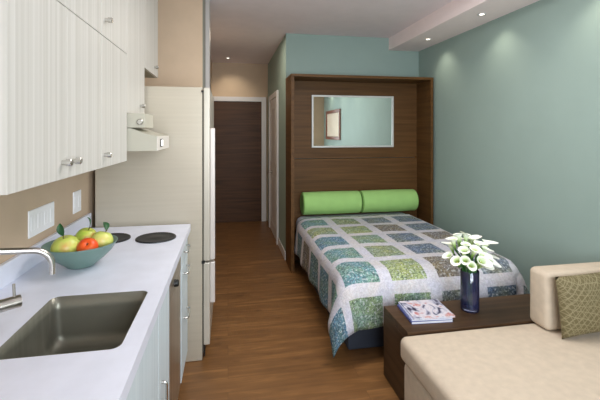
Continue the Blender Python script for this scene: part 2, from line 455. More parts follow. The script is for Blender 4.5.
# wall behind the camera with its window opening
bm = bmesh.new()
wx0, wx1, wz0, wz1 = -0.05, 1.75, 0.85, 2.35
add_box(bm, XL - 0.12, wx0, YB - 0.12, YB, 0, ZC)
add_box(bm, wx1, XR, YB - 0.12, YB, 0, ZC)
add_box(bm, wx0, wx1, YB - 0.12, YB, 0, wz0)
add_box(bm, wx0, wx1, YB - 0.12, YB, wz1, ZC)
struct('wall_rear', bm, M['beige'])
bm = bmesh.new()
for a in ((wx0, wx0 + .05, wz0, wz1), (wx1 - .05, wx1, wz0, wz1), (wx0 + .05, wx1 - .05, wz0, wz0 + .05), (wx0 + .05, wx1 - .05, wz1 - .05, wz1), ((wx0 + wx1) / 2 - .025, (wx0 + wx1) / 2 + .025, wz0 + .05, wz1 - .05)):
    add_box(bm, a[0], a[1], YB - 0.09, YB - 0.03, a[2], a[3])
w1 = struct('window_1', bm, M['trimwhite'])
bm = bmesh.new(); add_box(bm, wx0 + .05, wx1 - .05, YB - 0.064, YB - 0.06, wz0 + .05, wz1 - .05)
struct('window_pane', bm, M['pane'], w1)
# hall end door
d1 = struct('door_1', bx(-0.235, 0.555, YH - 0.035, YH - 0.001, 0.005, 2.01), M['walnutv'])
bm = bmesh.new()
add_box(bm, -0.259, -0.235, YH - 0.05, YH - .001, 0, 2.085); add_box(bm, 0.555, 0.63, YH - 0.05, YH - .001, 0, 2.085); add_box(bm, -0.235, 0.555, YH - 0.05, YH - .001, 2.01, 2.085)
struct('door_frame', bm, M['trimwhite'], d1)
# white door in the right hall wall
d2 = struct('door_2', bx(0.650, 0.664, 5.24, 6.10, 0.005, 1.98), M['trimwhite'])
bm = bmesh.new()
for y0, y1, z0, z1 in ((5.15, 5.24, 0, 2.06), (6.10, 6.19, 0, 2.06), (5.24, 6.10, 1.98, 2.06)):
    add_box(bm, 0.635, 0.664, y0, y1, z0, z1, bev=.004, seg=1)
struct('door_frame', bm, M['trimwhite'], d2)
bm = bmesh.new()
for z0, z1 in ((0.15, 0.85), (1.05, 1.85)):
    for a in ((5.36, 5.98, z0, z0 + .02), (5.36, 5.98, z1 - .02, z1), (5.36, 5.38, z0 + .02, z1 - .02), (5.96, 5.98, z0 + .02, z1 - .02)):
        add_box(bm, 0.645, 0.65, *a)
struct('door_moulding', bm, M['trimwhite'], d2)
bm = lathe([(0, 0), (.024, 0), (.024, -.012), (.009, -.016), (.009, -.04), (.024, -.048), (.027, -.06), (.02, -.072), (0, -.076)], (0.650, 5.85, 0.90), 'X', 16)
struct('door_knob', bm, M['nickel'], d2, smooth=40)
struct('baseboard_hall', bx(0.652, 0.664, YW + .01, 5.15, 0, 0.10, bev=.003, seg=1), M['trimwhite'])
struct('baseboard_right', bx(XR - .012, XR - .001, YB + .01, 4.09, 0, 0.10, bev=.003, seg=1), M['trimwhite'])

# ------------------------------------------------------------------ wall cabinets
XF = -0.515
def knob(x, y, z, parent):
    bm = bmesh.new()
    add_lathe(bm, [(0, 0), (.008, 0), (.008, .012), (.0115, .013), (.0115, .028), (.0095, .030), (0, .030)], (x, y, z), 'X', 16)
    return obj('knob', bm, M['chrome'], parent, smooth=40)

def wall_cabinet(label, y0, y1, z0, z1, doors, knobs, group='pale wall cabinets over the counter'):
    t = thing('wall_cabinet', label, 'cabinet', (XL, (y0 + y1) / 2, z0), group=group)
    obj('carcass', bx(XL + .001, XF - .02, y0, y1, z0, z1), M['cabside'], t)
    for (a, b), ks in zip(doors, knobs):
        d = obj('door', bx(XF - .019, XF, a + .0005, b - .0005, z0 + .0005, z1 - .0005, bev=.001, seg=1), M['cab'], t)
        for ky, kz in ks:
            knob(XF, ky, kz, d)
    return t
wall_cabinet('pale wall cabinet with two doors and a middle pair of knobs, nearest the sink', 1.035, 1.736, 1.35, 1.903, [(1.035, 1.386), (1.386, 1.736)], [[(1.346, 1.403)], [(1.426, 1.403)]])
wall_cabinet('pale single-door wall cabinet between the two-door cabinet and the range hood', 1.738, 2.150, 1.35, 1.903, [(1.738, 2.150)], [[(1.772, 1.403)]])
wall_cabinet('pale two-door top cabinet stacked over the two-door wall cabinet', 1.035, 1.736, 1.905, 2.645, [(1.035, 1.386), (1.386, 1.736)], [[(1.346, 1.977)], [(1.426, 1.977)]])
wall_cabinet('pale single-door top cabinet with one knob, stacked beside the cabinet over the hood', 1.738, 2.150, 1.905, 2.645, [(1.738, 2.150)], [[(1.784, 1.977)]])
wall_cabinet('tall pale wall cabinet with one low knob, right above the range hood', 2.152, 2.585, 1.60, 2.645, [(2.152, 2.585)], [[(2.455, 1.655)]])
wall_cabinet('short pale wall cabinet hung over the top of the refrigerator', 2.587, 3.062, 1.904, 2.645, [(2.587, 3.062)], [[(2.91, 1.96)]])

# range hood
t = thing('range_hood', 'cream range hood with a small lit button, under the wall cabinet', 'range hood', (XL, 2.37, 1.40))
obj('housing', bx(XL + .001, -0.43, 2.165, 2.40, 1.522, 1.598, bev=.003, seg=1), M['hood'], t)
bm = bmesh.new()
pr = [(XL + .001, 1.40), (-0.37, 1.40), (-0.37, 1.478), (-0.42, 1.49), (-0.50, 1.520), (XL + .001, 1.520)]
va = [bm.verts.new((x, 2.165, z)) for x, z in pr]; vb = [bm.verts.new((x, 2.57, z)) for x, z in pr]
bm.faces.new(va); bm.faces.new(vb[::-1])
for i in range(len(pr)):
    j = (i + 1) % len(pr); bm.faces.new((va[i], va[j], vb[j], vb[i]))
obj('visor', bm, M['hood'], t)
fp = obj('front_strip', bx(-0.3699, -0.366, 2.166, 2.569, 1.402, 1.477), M['hoodfront'], t)
obj('button_surround', bx(-0.366, -0.3635, 2.245, 2.315, 1.418, 1.462, bev=.001, seg=1), M['black'], t)
obj('lit_button', bx(-0.3635, -0.3615, 2.268, 2.312, 1.424, 1.456), M['button'], t)
obj('dial', lathe([(0, 0), (.014, 0), (.016, -.012), (.012, -.016), (0, -.016)], (-0.452, 2.165, 1.553), 'Y', 16), M['nickel'], t, smooth=40)

# ------------------------------------------------------------------ base run
XB = -0.255
ct = thing('countertop', 'white speckled stone countertop running along the left wall to the refrigerator', 'countertop', (-0.545, 1.1, 0.87))
SX0, SX1, SY0, SY1 = -0.616, -0.290, 1.134, 1.535
bm = bmesh.new()
outer = [(-0.236, -0.45), (-0.236, 2.592), (-0.8535, 2.592), (-0.8535, -0.45)]
hole = rrect(SX0, SX1, SY0, SY1, 0.028, 6)
edges = []
for loop in (outer, hole):
    vs = [bm.verts.new((x, y, 0.91)) for x, y in loop]
    edges += [bm.edges.new((vs[i], vs[(i + 1) % len(vs)])) for i in range(len(vs))]
bmesh.ops.triangle_fill(bm, use_beauty=True, edges=edges)
r = bmesh.ops.extrude_face_region(bm, geom=list(bm.faces))
bmesh.ops.translate(bm, verts=[v for v in r['geom'] if isinstance(v, bmesh.types.BMVert)], vec=(0, 0, -0.04))
obj('worktop', bm, M['counter'], ct)
obj('backsplash', bx(-0.8535, -0.834, -0.45, 2.62, 0.9102, 0.997, bev=.002, seg=1), M['counter'], ct)

# sink
t = thing('kitchen_sink', 'rectangular brushed steel sink set below the white countertop', 'sink', (-0.453, 1.335, 0.70))
bm = bmesh.new()
def ring(off, z, r):
    return [bm.verts.new((x, y, z)) for x, y in rrect(SX0 - off, SX1 + off, SY0 - off, SY1 + off, r, 6)]
prof = [(-0.0005, .9095, .028), (-0.001, .86, .028), (-.004, .775, .034), (-.008, .755, .038), (-.018, .740, .045), (-.032, .733, .05), (-.06, .731, .05)]
rings = [ring(*p) for p in prof]
for r0, r1 in zip(rings, rings[1:]):
    n = len(r0)
    for k in range(n):
        bm.faces.new((r0[k], r0[(k + 1) % n], r1[(k + 1) % n], r1[k]))
bm.faces.new(rings[-1])
ob = obj('basin', bm, M['sink'], t, smooth=60)
md = ob.modifiers.new('thickness', 'SOLIDIFY'); md.thickness = 0.0015; md.offset = -1
obj('drain', lathe([(0, .006), (.012, .006), (.03, .002), (.038, .004), (.042, .002), (.042, 0), (0, 0)], (-0.453, 1.335, 0.732), 'Z', 24), M['chrome'], t, smooth=40)

# faucet
t = thing('faucet', 'brushed nickel faucet with a long low spout beside the sink', 'faucet', (-0.735, 1.245, 0.91))
obj('body', lathe([(0, 0), (.03, 0), (.03, .008), (.023, .012), (.023, .25), (.02, .265), (0, .268)], (-0.735, 1.245, 0.9105), 'Z', 24), M['nickel'], t, smooth=40)
a, b = Vector((-0.735, 1.245, 1.163)), Vector((-0.583, 1.318, 1.138))
dv = (b - a).normalized()
pts = [a + (b - a) * (k / 6) for k in range(7)]
R = .048
for k in range(1, 9):
    an = PI / 2 * k / 8
    pts.append(b + dv * R * math.sin(an) + Vector((0, 0, -R * (1 - math.cos(an)))))
e = pts[-1]; pts += [e + Vector((0, 0, -.012)), e + Vector((0, 0, -.026))]
bm = bmesh.new(); add_tube(bm, pts, .0095, 16)
obj('spout', bm, M['chrome'], t, smooth=40)
bm = bmesh.new(); add_tube(bm, [(-0.712, 1.268, 0.980), (-0.69, 1.288, 0.980), (-0.630, 1.340, 0.980)], [.0185, .0185, .0185], 18)
hb = obj('handle_hub', bm, M['nickel'], t, smooth=40)
bm = bmesh.new(); add_tube(bm, [(-0.642, 1.330, 0.994), (-0.643, 1.329, 1.036)], .004, 10)
obj('lever', bm, M['nickel'], hb, smooth=40)

# base cabinets
def dpull(y, ztop, ln, parent, x=XB):
    """vertical D pull"""
    bm = bmesh.new(); p = .020; r = .012
    pts = [(x - .001, y, ztop)]
    for k in range(0, 6):
        an = PI / 2 * k / 5; pts.append((x + p - r + r * math.sin(an), y, ztop - r + r * math.cos(an)))
    for k in range(0, 6):
        an = PI / 2 * k / 5; pts.append((x + p - r + r * math.cos(an), y, ztop - ln + r - r * math.sin(an)))
    pts.append((x - .001, y, ztop - ln))
    add_tube(bm, pts, .0055, 10)
    return obj('pull_handle', bm, M['chrome'], parent, smooth=40)
def hpull(y0, y1, z, parent, x=XB):
    bm = bmesh.new(); p = .026; r = .012
    pts = [(x - .001, y0, z)]
    for k in range(0, 5):
        an = PI / 2 * k / 4; pts.append((x + p - r + r * math.sin(an), y0 + r - r * math.cos(an), z))
    for k in range(0, 5):
        an = PI / 2 * k / 4; pts.append((x + p - r + r * math.cos(an), y1 - r + r * math.sin(an), z))
    pts.append((x - .001, y1, z))
    add_tube(bm, pts, .0055, 10)
    return obj('pull_handle', bm, M['chrome'], parent, smooth=40)
def carcass(y0, y1):
    bm = bmesh.new(); x0, x1 = XL + .003, XB - .02
    add_box(bm, x0, x1, y0, y0 + .016, .10, .8685); add_box(bm, x0, x1, y1 - .016, y1, .10, .8685)
    add_box(bm, x0, x1, y0 + .016, y1 - .016, .10, .116); add_box(bm, x0, x0 + .008, y0 + .016, y1 - .016, .116, .8685)
    add_box(bm, x1 - .009, x1, y0 + .016, y1 - .016, .845, .8685)
    return bm
def base_unit(name, label, y0, y1):
    t = thing(name, label, 'cabinet', (-.55, (y0 + y1) / 2, 0))
    obj('carcass', carcass(y0, y1), M['cabside'], t)
    obj('toe_kick', bx(XL + .01, XB - .07, y0, y1, 0.001, .0995), M['cabside'], t)
    return t
t = base_unit('base_cabinet', 'pale base cabinet with one long door below the counter, before the sink', -0.44, 0.448)
obj('door', bx(XB - .019, XB, -0.438, 0.446, .102, .86, bev=.0015, seg=1), M['basecab'], t)
t = base_unit('base_cabinet', 'pale two-door base cabinet with upright pull handles, below the sink', 0.45, 1.802)
dd = obj('door', bx(XB - .019, XB, 0.452, 1.523, .102, .86, bev=.0015, seg=1), M['basecab'], t); dpull(1.455, .535, .24, dd)
dd = obj('door', bx(XB - .019, XB, 1.527, 1.800, .102, .86, bev=.0015, seg=1), M['basecab'], t); dpull(1.592, .525, .24, dd)
t = thing('dishwasher', 'slim stainless steel dishwasher between the sink cabinet and the drawers', 'dishwasher', (-.55, 2.03, 0))
obj('cabinet_body', bx(XL + .01, XB - .021, 1.808, 2.246, .10, .866), M['gasket'], t)
obj('door', bx(XB - .019, XB - .003, 1.812, 2.242, .102, .735, bev=.003, seg=2), M['steel'], t)
cp = obj('control_panel', bx(XB - .019, XB - .001, 1.812, 2.242, .740, .862, bev=.003, seg=2), M['steel'], t)
obj('dial', lathe([(0, 0), (.018, 0), (.016, .018), (.013, .02), (0, .02)], (XB - .001, 1.975, .765), 'X', 16), M['black'], t, smooth=40)
obj('toe_kick', bx(XL + .01, XB - .06, 1.808, 2.246, .001, .0995), M['black'], t)
t = base_unit('drawer_cabinet', 'narrow pale cabinet of three drawers beside the refrigerator', 2.250, 2.590)
for z0, z1, hz in ((.735, .86, .80), (.545, .731, .675), (.102, .541, .415)):
    dr = obj('drawer', bx(XB - .019, XB, 2.252, 2.588, z0, z1, bev=.0015, seg=1), M['basecab'], t)
    hpull(2.36, 2.50, hz, dr)

# hot plates
for x, y, lab in ((-0.393, 2.275, 'black round hotplate on the counter by its open edge'), (-0.640, 2.30, 'black round hotplate on the counter behind the fruit bowl')):
    bm = lathe([(0, .007), (.03, .007), (.034, .0055), (.096, .0055), (.102, .008), (.106, .006), (.107, 0), (0, 0)], (x, y, .9103), 'Z', 40)
    o = obj('hotplate', bm, M['hob'], None, smooth=30)
    tag(o, lab, 'hotplate', 'hotplates')

# wall plates
def wall_plate(y0, y1, z0, z1, gangs, label, name):
    t = thing(name, label, 'switch', (XL, (y0 + y1) / 2, z0), group='white switch plates')
    obj('plate', bx(XL + .0005, XL + .007, y0, y1, z0, z1, bev=.0025, seg=2), M['plate'], t)
    w = (y1 - y0) / gangs
    for k in range(gangs):
        yc = y0 + w * (k + .5)
        obj('rocker', bx(XL + .0065, XL + .0082, yc - .016, yc + .016, z0 + .028, z1 - .028, bev=.0015, seg=1), M['plate'], t)
wall_plate(1.876, 2.128, 1.036, 1.156, 4, 'wide white switch plate of four rockers on the beige wall', 'switch_plate')
wall_plate(2.374, 2.488, 1.040, 1.163, 2, 'narrow white switch plate on the beige wall near the refrigerator', 'switch_plate')

# ------------------------------------------------------------------ refrigerator
t = thing('refrigerator', 'tall grey refrigerator with a freezer drawer at the end of the counter', 'refrigerator', (-0.48, 3.0, 0))
obj('body', bx(-0.818, -0.166, 2.63, 3.40, .002, 1.794, bev=.004, seg=2), M['fridgeside'], t)
obj('gasket', bx(-0.166, -0.158, 2.64, 3.39, .05, 1.775), M['gasket'], t)
obj('base_grille', bx(-0.158, -0.150, 2.64, 3.39, .022, .098), M['black'], t)
obj('hinge_cap', bx(-0.172, -0.158, 2.622, 2.634, 1.760, 1.775, bev=.002, seg=1), M['black'], t)
ud = obj('door', bx(-0.158, -0.118, 2.632, 3.398, .652, 1.792, bev=.006, seg=3), M['fridgedoor'], t)
obj('handle', bx(-0.117, -0.085, 2.640, 2.675, .656, 1.526, bev=.006, seg=3), M['fridgehandle'], ud)
ld = obj('freezer_drawer', bx(-0.158, -0.118, 2.632, 3.398, .10, .640, bev=.006, seg=3), M['fridgedoor'], t)
obj('handle', bx(-0.117, -0.085, 2.640, 2.675, .371, .640, bev=.006, seg=3), M['fridgehandle'], ld)
obj('hinge', bx(-0.170, -0.150, 2.626, 2.70, .638, .656), M['black'], t)
# ------------------------------------------------------------------ fruit bowl
BX, BY = -0.638, 1.868
bm = lathe([(0, .004), (.045, .004), (.05, 0), (.055, .002), (.062, .010), (.095, .036), (.125, .066), (.146, .100), (.148, .103), (.144, .103), (.120, .069), (.090, .040), (.055, .016), (0, .012)], (0, 0, 0), 'Z', 48)
o = obj('fruit_bowl', bm, M['bowl'], None, smooth='all', loc=(BX, BY, .9105))
tag(o, 'wide shallow teal ceramic bowl of fruit on the white countertop', 'bowl')
def apple_bm(r, squash=0.9, pear=0.0):
    prof = []
    for k in range(0, 25):
        a = PI * k / 24
        rr = r * math.sin(a) * (1 + 0.10 * math.cos(a) * (1 - pear))
        z = -r * squash * math.cos(a)
        if a > PI * .8: z -= r * .28 * ((a - PI * .8) / (PI * .2)) ** 1.5
        if a < PI * .15: z += r * .12 * (1 - a / (PI * .15))
        prof.append((max(rr, 0) if 0 < k < 24 else 0, z))
    return lathe(prof, (0, 0, 0), 'Z', 28)
def leaf_bm(ln, w):
    bm = bmesh.new(); rows = []
    for i in range(9):
        s = i / 8
        ww = w * math.sin(PI * min(1, s * .96 + .02)) ** .8
        z = .25 * ln * math.sin(s * 2.2)
        rows.append([bm.verts.new((s * ln, ww * q, z + abs(q) * ww * .35)) for q in (-1, -.5, 0, .5, 1)])
    for a, b in zip(rows, rows[1:]):
        for k in range(4):
            bm.faces.new((a[k], a[k + 1], b[k + 1], b[k]))
    return bm
def apple(loc, r, mat, label, tilt, leafrot=None, squash=.9, leaf_len=.05):
    t = thing('apple', label, 'apple', loc, tilt, group='apples in the bowl')
    obj('flesh', apple_bm(r, squash), mat, t, local=True, smooth='all')
    bm = bmesh.new(); add_tube(bm, [(0, 0, r * squash * .62), (.002, 0, r * squash * .85), (.006, .002, r * squash * 1.12)], [.0022, .0018, .0026], 8)
    st = obj('stem', bm, M['twig'], t, local=True, smooth='all')
    if leafrot is not None:
        o = obj('leaf', leaf_bm(leaf_len, .015), M['leaf'], t, local=True, smooth='all')
        o.location = (.003, 0, r * squash * .98); o.rotation_euler = leafrot
apple((BX - .046, BY - .046, .9105 + .100), .056, M['appleA'], 'large yellow-green apple at the left side of the bowl, dark leaf behind it', (.15, -.2, 0), (0, -1.25, 1.6), .86, .055)
apple((BX + .004, BY + .056, .9105 + .112), .047, M['appleB'], 'rosy-cheeked green apple at the back of the bowl with an upright leaf', (.25, .1, .8), (0, -1.0, 2.6), .9, .052)
apple((BX + .084, BY + .014, .9105 + .106), .046, M['appleC'], 'pale yellow-green apple at the right rim of the bowl', (-.2, .25, 0), (0, -.45, 2.2), .88, .055)
apple((BX + .046, BY - .060, .9105 + .096), .042, M['appleR'], 'orange-red apple at the front of the bowl', (.9, .2, 0), None, .8)

# ------------------------------------------------------------------ wall bed
t = thing('wall_bed_unit', 'dark walnut fold-down wall bed with tall headboard panel against the teal wall', 'bed', (1.48, 4.3, 0))
PX0, PX1, PY0, PY1, PZ = 0.660, 2.305, 4.10, 4.495, 2.122
obj('side_panel', bx(PX0, PX0 + .036, PY0, PY1, 0.001, PZ - .03, bev=.002, seg=1), M['walnut_side'], t)
obj('side_panel', bx(PX1 - .03, PX1, PY0, PY1, 0.001, PZ - .03, bev=.002, seg=1), M['walnut_side'], t)
obj('top_panel', bx(PX0 - .002, PX1 + .002, PY0 - .004, PY1, PZ - .0295, PZ, bev=.002, seg=1), M['walnut'], t)
obj('upper_panel', bx(PX0 + .0365, PX1 - .0305, 4.445, PY1, 1.193, PZ - .03), M['walnut'], t)
obj('lower_panel', bx(PX0 + .0365, PX1 - .0305, 4.430, PY1, 0.02, 1.187, bev=.003, seg=1), M['walnut'], t)
obj('bed_base', bx(.81, 2.05, 2.565, 4.42, 0.004, .33, bev=.01, seg=2), M['slate'], t)
obj('mattress', bx(.755, 2.095, 2.455, 4.42, .331, .547, bev=.085, seg=5), M['sheet'], t)

# mirror
t = thing('wall_mirror', 'rectangular mirror with a thin white frame on the walnut headboard panel', 'mirror', (1.456, 4.44, 1.31))
mx0, mx1, mz0, mz1 = 0.956, 1.966, 1.318, 1.93
bm = bmesh.new()
f = .020
for a in ((mx0, mx0 + f, mz0, mz1), (mx1 - f, mx1, mz0, mz1), (mx0 + f, mx1 - f, mz0, mz0 + f), (mx0 + f, mx1 - f, mz1 - f, mz1)):
    add_box(bm, a[0], a[1], 4.420, 4.4445, a[2], a[3], bev=.002, seg=1)
obj('frame', bm, M['mframe'], t)
obj('glass', bx(mx0 + f * .8, mx1 - f * .8, 4.432, 4.440, mz0 + f * .8, mz1 - f * .8), M['mirror'], t)

# bolsters
def bolster(x0, x1, label):
    R = .124
    t = thing('bolster', label, 'cushion', ((x0 + x1) / 2, 4.288, .573), group='lime green bolsters on the bed')
    L_ = x1 - x0; pr = [(0, .004)]
    pr += [(R * .55, .003), (R - .022, .001)]
    for k in range(0, 7):
        an = PI / 2 * k / 6; pr.append((R - .02 + .02 * math.sin(an), .02 - .02 * math.cos(an)))
    for k in range(1, 12):
        s = k / 12; pr.append((R + .003 * math.sin(PI * s), .02 + (L_ - .04) * s))
    pr2 = [(r, L_ - h) for r, h in pr[:10]][::-1]
    obj('cover', lathe(pr + pr2, (x0, 4.288, .573 + R + .003), 'X', 40), M['bolster'], t, smooth='all')
    for xx in (x0 + .009, x1 - .009):
        bm = bmesh.new(); n = 40
        pts = [(xx, 4.288 + (R - .0065) * math.cos(2 * PI * k / n), .573 + R + .003 + (R - .0065) * math.sin(2 * PI * k / n)) for k in range(n + 1)]
        add_tube(bm, pts, .005, 8, caps=False)
        obj('piping', bm, M['piping'], t, smooth='all')
bolster(.812, 1.484, 'lime green cylinder bolster at the head of the bed, beside the hall side panel')
bolster(1.494, 2.165, 'lime green cylinder bolster at the head of the bed, beside the teal wall')

# quilt: a sheet draped over the bed, patches 29 cm with 6 cm sashing
ST = .34 / 12
QX0, QY0, QZ = .742, 2.438, .562
NU, NV = 48, 61
RB = .10
IN = 3
H = 12
pal = {'tealb': (104, 138, 138), 'blue': (92, 124, 140), 'green': (126, 146, 122), 'olive': (136, 146, 114), 'gy': (146, 156, 110), 'slate': (102, 114, 130), 'brown': (124, 114, 106), 'grey': (118, 124, 130), 'dkteal': (86, 116, 122)}
grid = [  # rows from the foot of the bed; columns left hang, four on top, right hang
    ['blue', 'green', 'green', 'grey', 'slate', 'slate'],          # foot hang
    ['tealb', 'tealb', 'gy', 'brown', 'grey', 'slate'],
    ['blue', 'tealb', 'olive', 'slate', 'grey', 'brown'],
    ['dkteal', 'blue', 'green', 'slate', 'brown', 'slate'],
    ['brown', 'olive', 'gy', 'brown', 'slate', 'slate'],
    ['blue', 'tealb', 'olive', 'grey', 'slate', 'grey']]
def drop(rho, RB):
    q = RB * PI / 2
    if rho <= q:
        a = rho / RB; return RB * math.sin(a), RB * (1 - math.cos(a))
    return RB, RB + (rho - q)
def qpos(i, j):
    u, v = i * ST, j * ST
    W_ = NU * ST; 
    e_ = IN * ST
    ex = min(0, u - e_) + max(0, u - W_ + e_); fy_ = 5 * ST; ey = min(0, v - fy_)
    cu = min(max(u, e_), W_ - e_); cv = max(v, fy_)
    rho = math.hypot(ex, ey)
    # puff on the top
    z = QZ
    pu = abs(math.sin(PI * ((i + 1.5) % 12) / 12)); pv = abs(math.sin(PI * ((j + 1.5) % 12) / 12))
    z += .006 * min(pu, 1) * min(pv, 1) + .004 * math.sin(u * 9 + 1.3) * math.sin(v * 7)
    if rho < 1e-9:
        return Vector((QX0 + cu, QY0 + cv, z))
    nx, ny = ex / rho, ey / rho
    rb = .10 + .06 * ny * ny
    o, d = drop(rho, rb)
    k = min(1, max(0, (rho - .14) / .27))
    corner = min(1, abs(nx * ny) * 2)
    wav = .012 * math.sin(v * 15 + .6) * abs(nx) + .010 * math.sin(u * 13) * abs(ny)
    o += k * (.014 + wav) + .09 * corner * k
    if ex > 0:                # the wall side hangs tighter
        o *= .8
    d -= .035 * k * corner
    z0 = QZ - d + .004 * math.sin(u * 9 + 1.3) * math.sin(v * 7)
    oy = o + .03 * corner * k
    return Vector((QX0 + cu + nx * o, QY0 + cv + ny * oy, max(z0, .018)))
HF = 10
me = bpy.data.meshes.new('patchwork_quilt')
verts, faces, idx = [], [], {}
for j in range(-HF, NV + 1):
    for i in range(-H, NU + H + 1):
        idx[i, j] = len(verts); verts.append(qpos(i, j))
cols, uvs = [], []
for j in range(-HF, NV):
    for i in range(-H, NU + H):
        faces.append((idx[i, j], idx[i + 1, j], idx[i + 1, j + 1], idx[i, j + 1]))
        ci, cj = (i + 12) // 12, (j + 12) // 12
        if (i + 12) % 12 < 9 and (j + 12) % 12 < 9:
            c = lin(pal[grid[min(cj, 5)][min(ci, 5)]])
            cc = (c[0] * 1.02, c[1] * 1.02, c[2] * 1.06, 1.0)
        else:
            c = lin((200, 196, 206)); cc = (c[0], c[1], c[2], .28)
        for (a, b) in ((i, j), (i + 1, j), (i + 1, j + 1), (i, j + 1)):
            cols += cc; uvs += (a * ST, b * ST)
me.from_pydata([tuple(v) for v in verts], [], faces)
uvl = me.uv_layers.new(name='UVMap'); uvl.data.foreach_set('uv', uvs)
ca = me.color_attributes.new('patch', 'FLOAT_COLOR', 'CORNER'); ca.data.foreach_set('color', cols)
for p in me.polygons: p.use_smooth = True
me.materials.append(M['quilt'])
q = bpy.data.objects.new('patchwork_quilt', me); COL.objects.link(q)
md = q.modifiers.new('thickness', 'SOLIDIFY'); md.thickness = .008; md.offset = -1
tag(q, 'patchwork quilt of mottled blue, green and brown squares with pale borders, draped over the bed', 'quilt')

# ------------------------------------------------------------------ console table behind the sofa
t = thing('console_table', 'low dark walnut block table between the bed and the sofa', 'table', (1.6, 2.11, 0))
TX0, TX1, TY0, TY1, TZ = .945, 2.30, 1.945, 2.275, .425
obj('table_top', bx(TX0, TX1, TY0, TY1, TZ - .04, TZ, bev=.002, seg=1), M['tablewood'], t)
obj('side_panel', bx(TX0, TX0 + .04, TY0, TY1, .001, TZ - .0405, bev=.002, seg=1), M['tableside'], t)
obj('side_panel', bx(TX1 - .04, TX1, TY0, TY1, .001, TZ - .0405, bev=.002, seg=1), M['tableside'], t)
obj('back_panel', bx(TX0 + .0405, TX1 - .0405, TY1 - .03, TY1 - .004, .001, TZ - .0405), M['tablewood'], t)
obj('shelf', bx(TX0 + .0405, TX1 - .0405, TY0 + .005, TY1 - .0305, .06, .09), M['tablewood'], t)

# magazines
z = TZ + .0008
def magazine(label, w, h, th, loc, rz, cov):
    w *= .92; h *= .92; loc = (loc[0] + .020, loc[1] + .026, loc[2])
    t = thing('magazine', label, 'magazine', loc, (0, 0, rz), group='magazines stacked on the table')
    obj('pages', bx(-w / 2 + .002, w / 2 - .003, -h / 2 + .003, h / 2 - .003, .0006, th - .0006), M['pages'], t, local=True)
    bm = bmesh.new()
    add_box(bm, -w / 2, w / 2, -h / 2, h / 2, 0, .0006); add_box(bm, -w / 2, w / 2, -h / 2, h / 2, th - .0006, th); add_box(bm, -w / 2, -w / 2 + .001, -h / 2, h / 2, .0006, th - .0006)
    obj('cover', bm, cov, t, local=True)
magazine('blue-covered magazine at the bottom of the pile on the walnut table', .265, .245, .013, (1.118, 2.105, z), -.07, M['bluecov'])
magazine('pale grey-blue magazine in the middle of the pile on the walnut table', .262, .25, .009, (1.124, 2.112, z + .0134), -.10, M['greycov'])
magazine('magazine with a colourful photo cover on top of the pile on the walnut table', .265, .245, .008, (1.134, 2.108, z + .0228), -.06, M['cover'])

# vase
VX, VY = 1.436, 2.130
t = thing('glass_vase', 'dark blue tinted glass cylinder vase holding calla lilies on the walnut table', 'vase', (VX, VY, TZ))
obj('glass', lathe([(0, 0), (.048, 0), (.052, .004), (.053, .02), (.053, .238), (.0515, .24), (.0495, .238), (.0495, .022), (.046, .016), (0, .015)], (VX, VY, TZ + .0006), 'Z', 36), M['vase'], t, smooth=50)
obj('water', lathe([(0, .0165), (.0455, .0165), (.049, .023), (.049, .15), (0, .15)], (VX, VY, TZ + .0006), 'Z', 36), M['water'], t, smooth=50)

# calla lilies
def bloom_mesh():
    bm = bmesh.new(); n = 28; m = 12; rows = []
    for i in range(m + 1):
        s = i / m
        row = []
        for k in range(n):
            a = 2 * PI * k / n
            r = .0055 + .017 * s ** 1.3 + (.009 * max(0, (s - .75) / .25) ** 2)
            lip = (0.5 + 0.5 * math.cos(a)) ** 2
            zz = s * .092
            r2 = r * (1 + .35 * s * s * lip)
            x, y = r2 * math.cos(a), r2 * math.sin(a)
            zz += .026 * lip ** 1.5 * s ** 2 - .014 * (1 - lip) * s ** 3 * .6
            if s > .75:
                zz -= .007 * ((s - .75) / .25) ** 2
                x += .012 * lip ** 3 * ((s - .75) / .25)
            row.append(bm.verts.new((x, y, zz)))
        rows.append(row)
    for a, b in zip(rows, rows[1:]):
        for k in range(n):
            bm.faces.new((a[k], a[(k + 1) % n], b[(k + 1) % n], b[k]))
    bm.faces.new(rows[0][::-1])
    me = bpy.data.meshes.new('bloom'); bm.to_mesh(me); bm.free()
    for p in me.polygons: p.use_smooth = True
    me.materials.append(M['lily'])
    return me
def spadix_mesh():
    bm = bmesh.new(); add_tube(bm, [(0, 0, .012), (0, 0, .034), (.001, 0, .058), (.001, 0, .066)], [.003, .0042, .0036, .0012], 10)
    me = bpy.data.meshes.new('spadix'); bm.to_mesh(me); bm.free()
    for p in me.polygons: p.use_smooth = True
    me.materials.append(M['spadix'])
    return me
BM_, SM_ = bloom_mesh(), spadix_mesh()
cz = .80
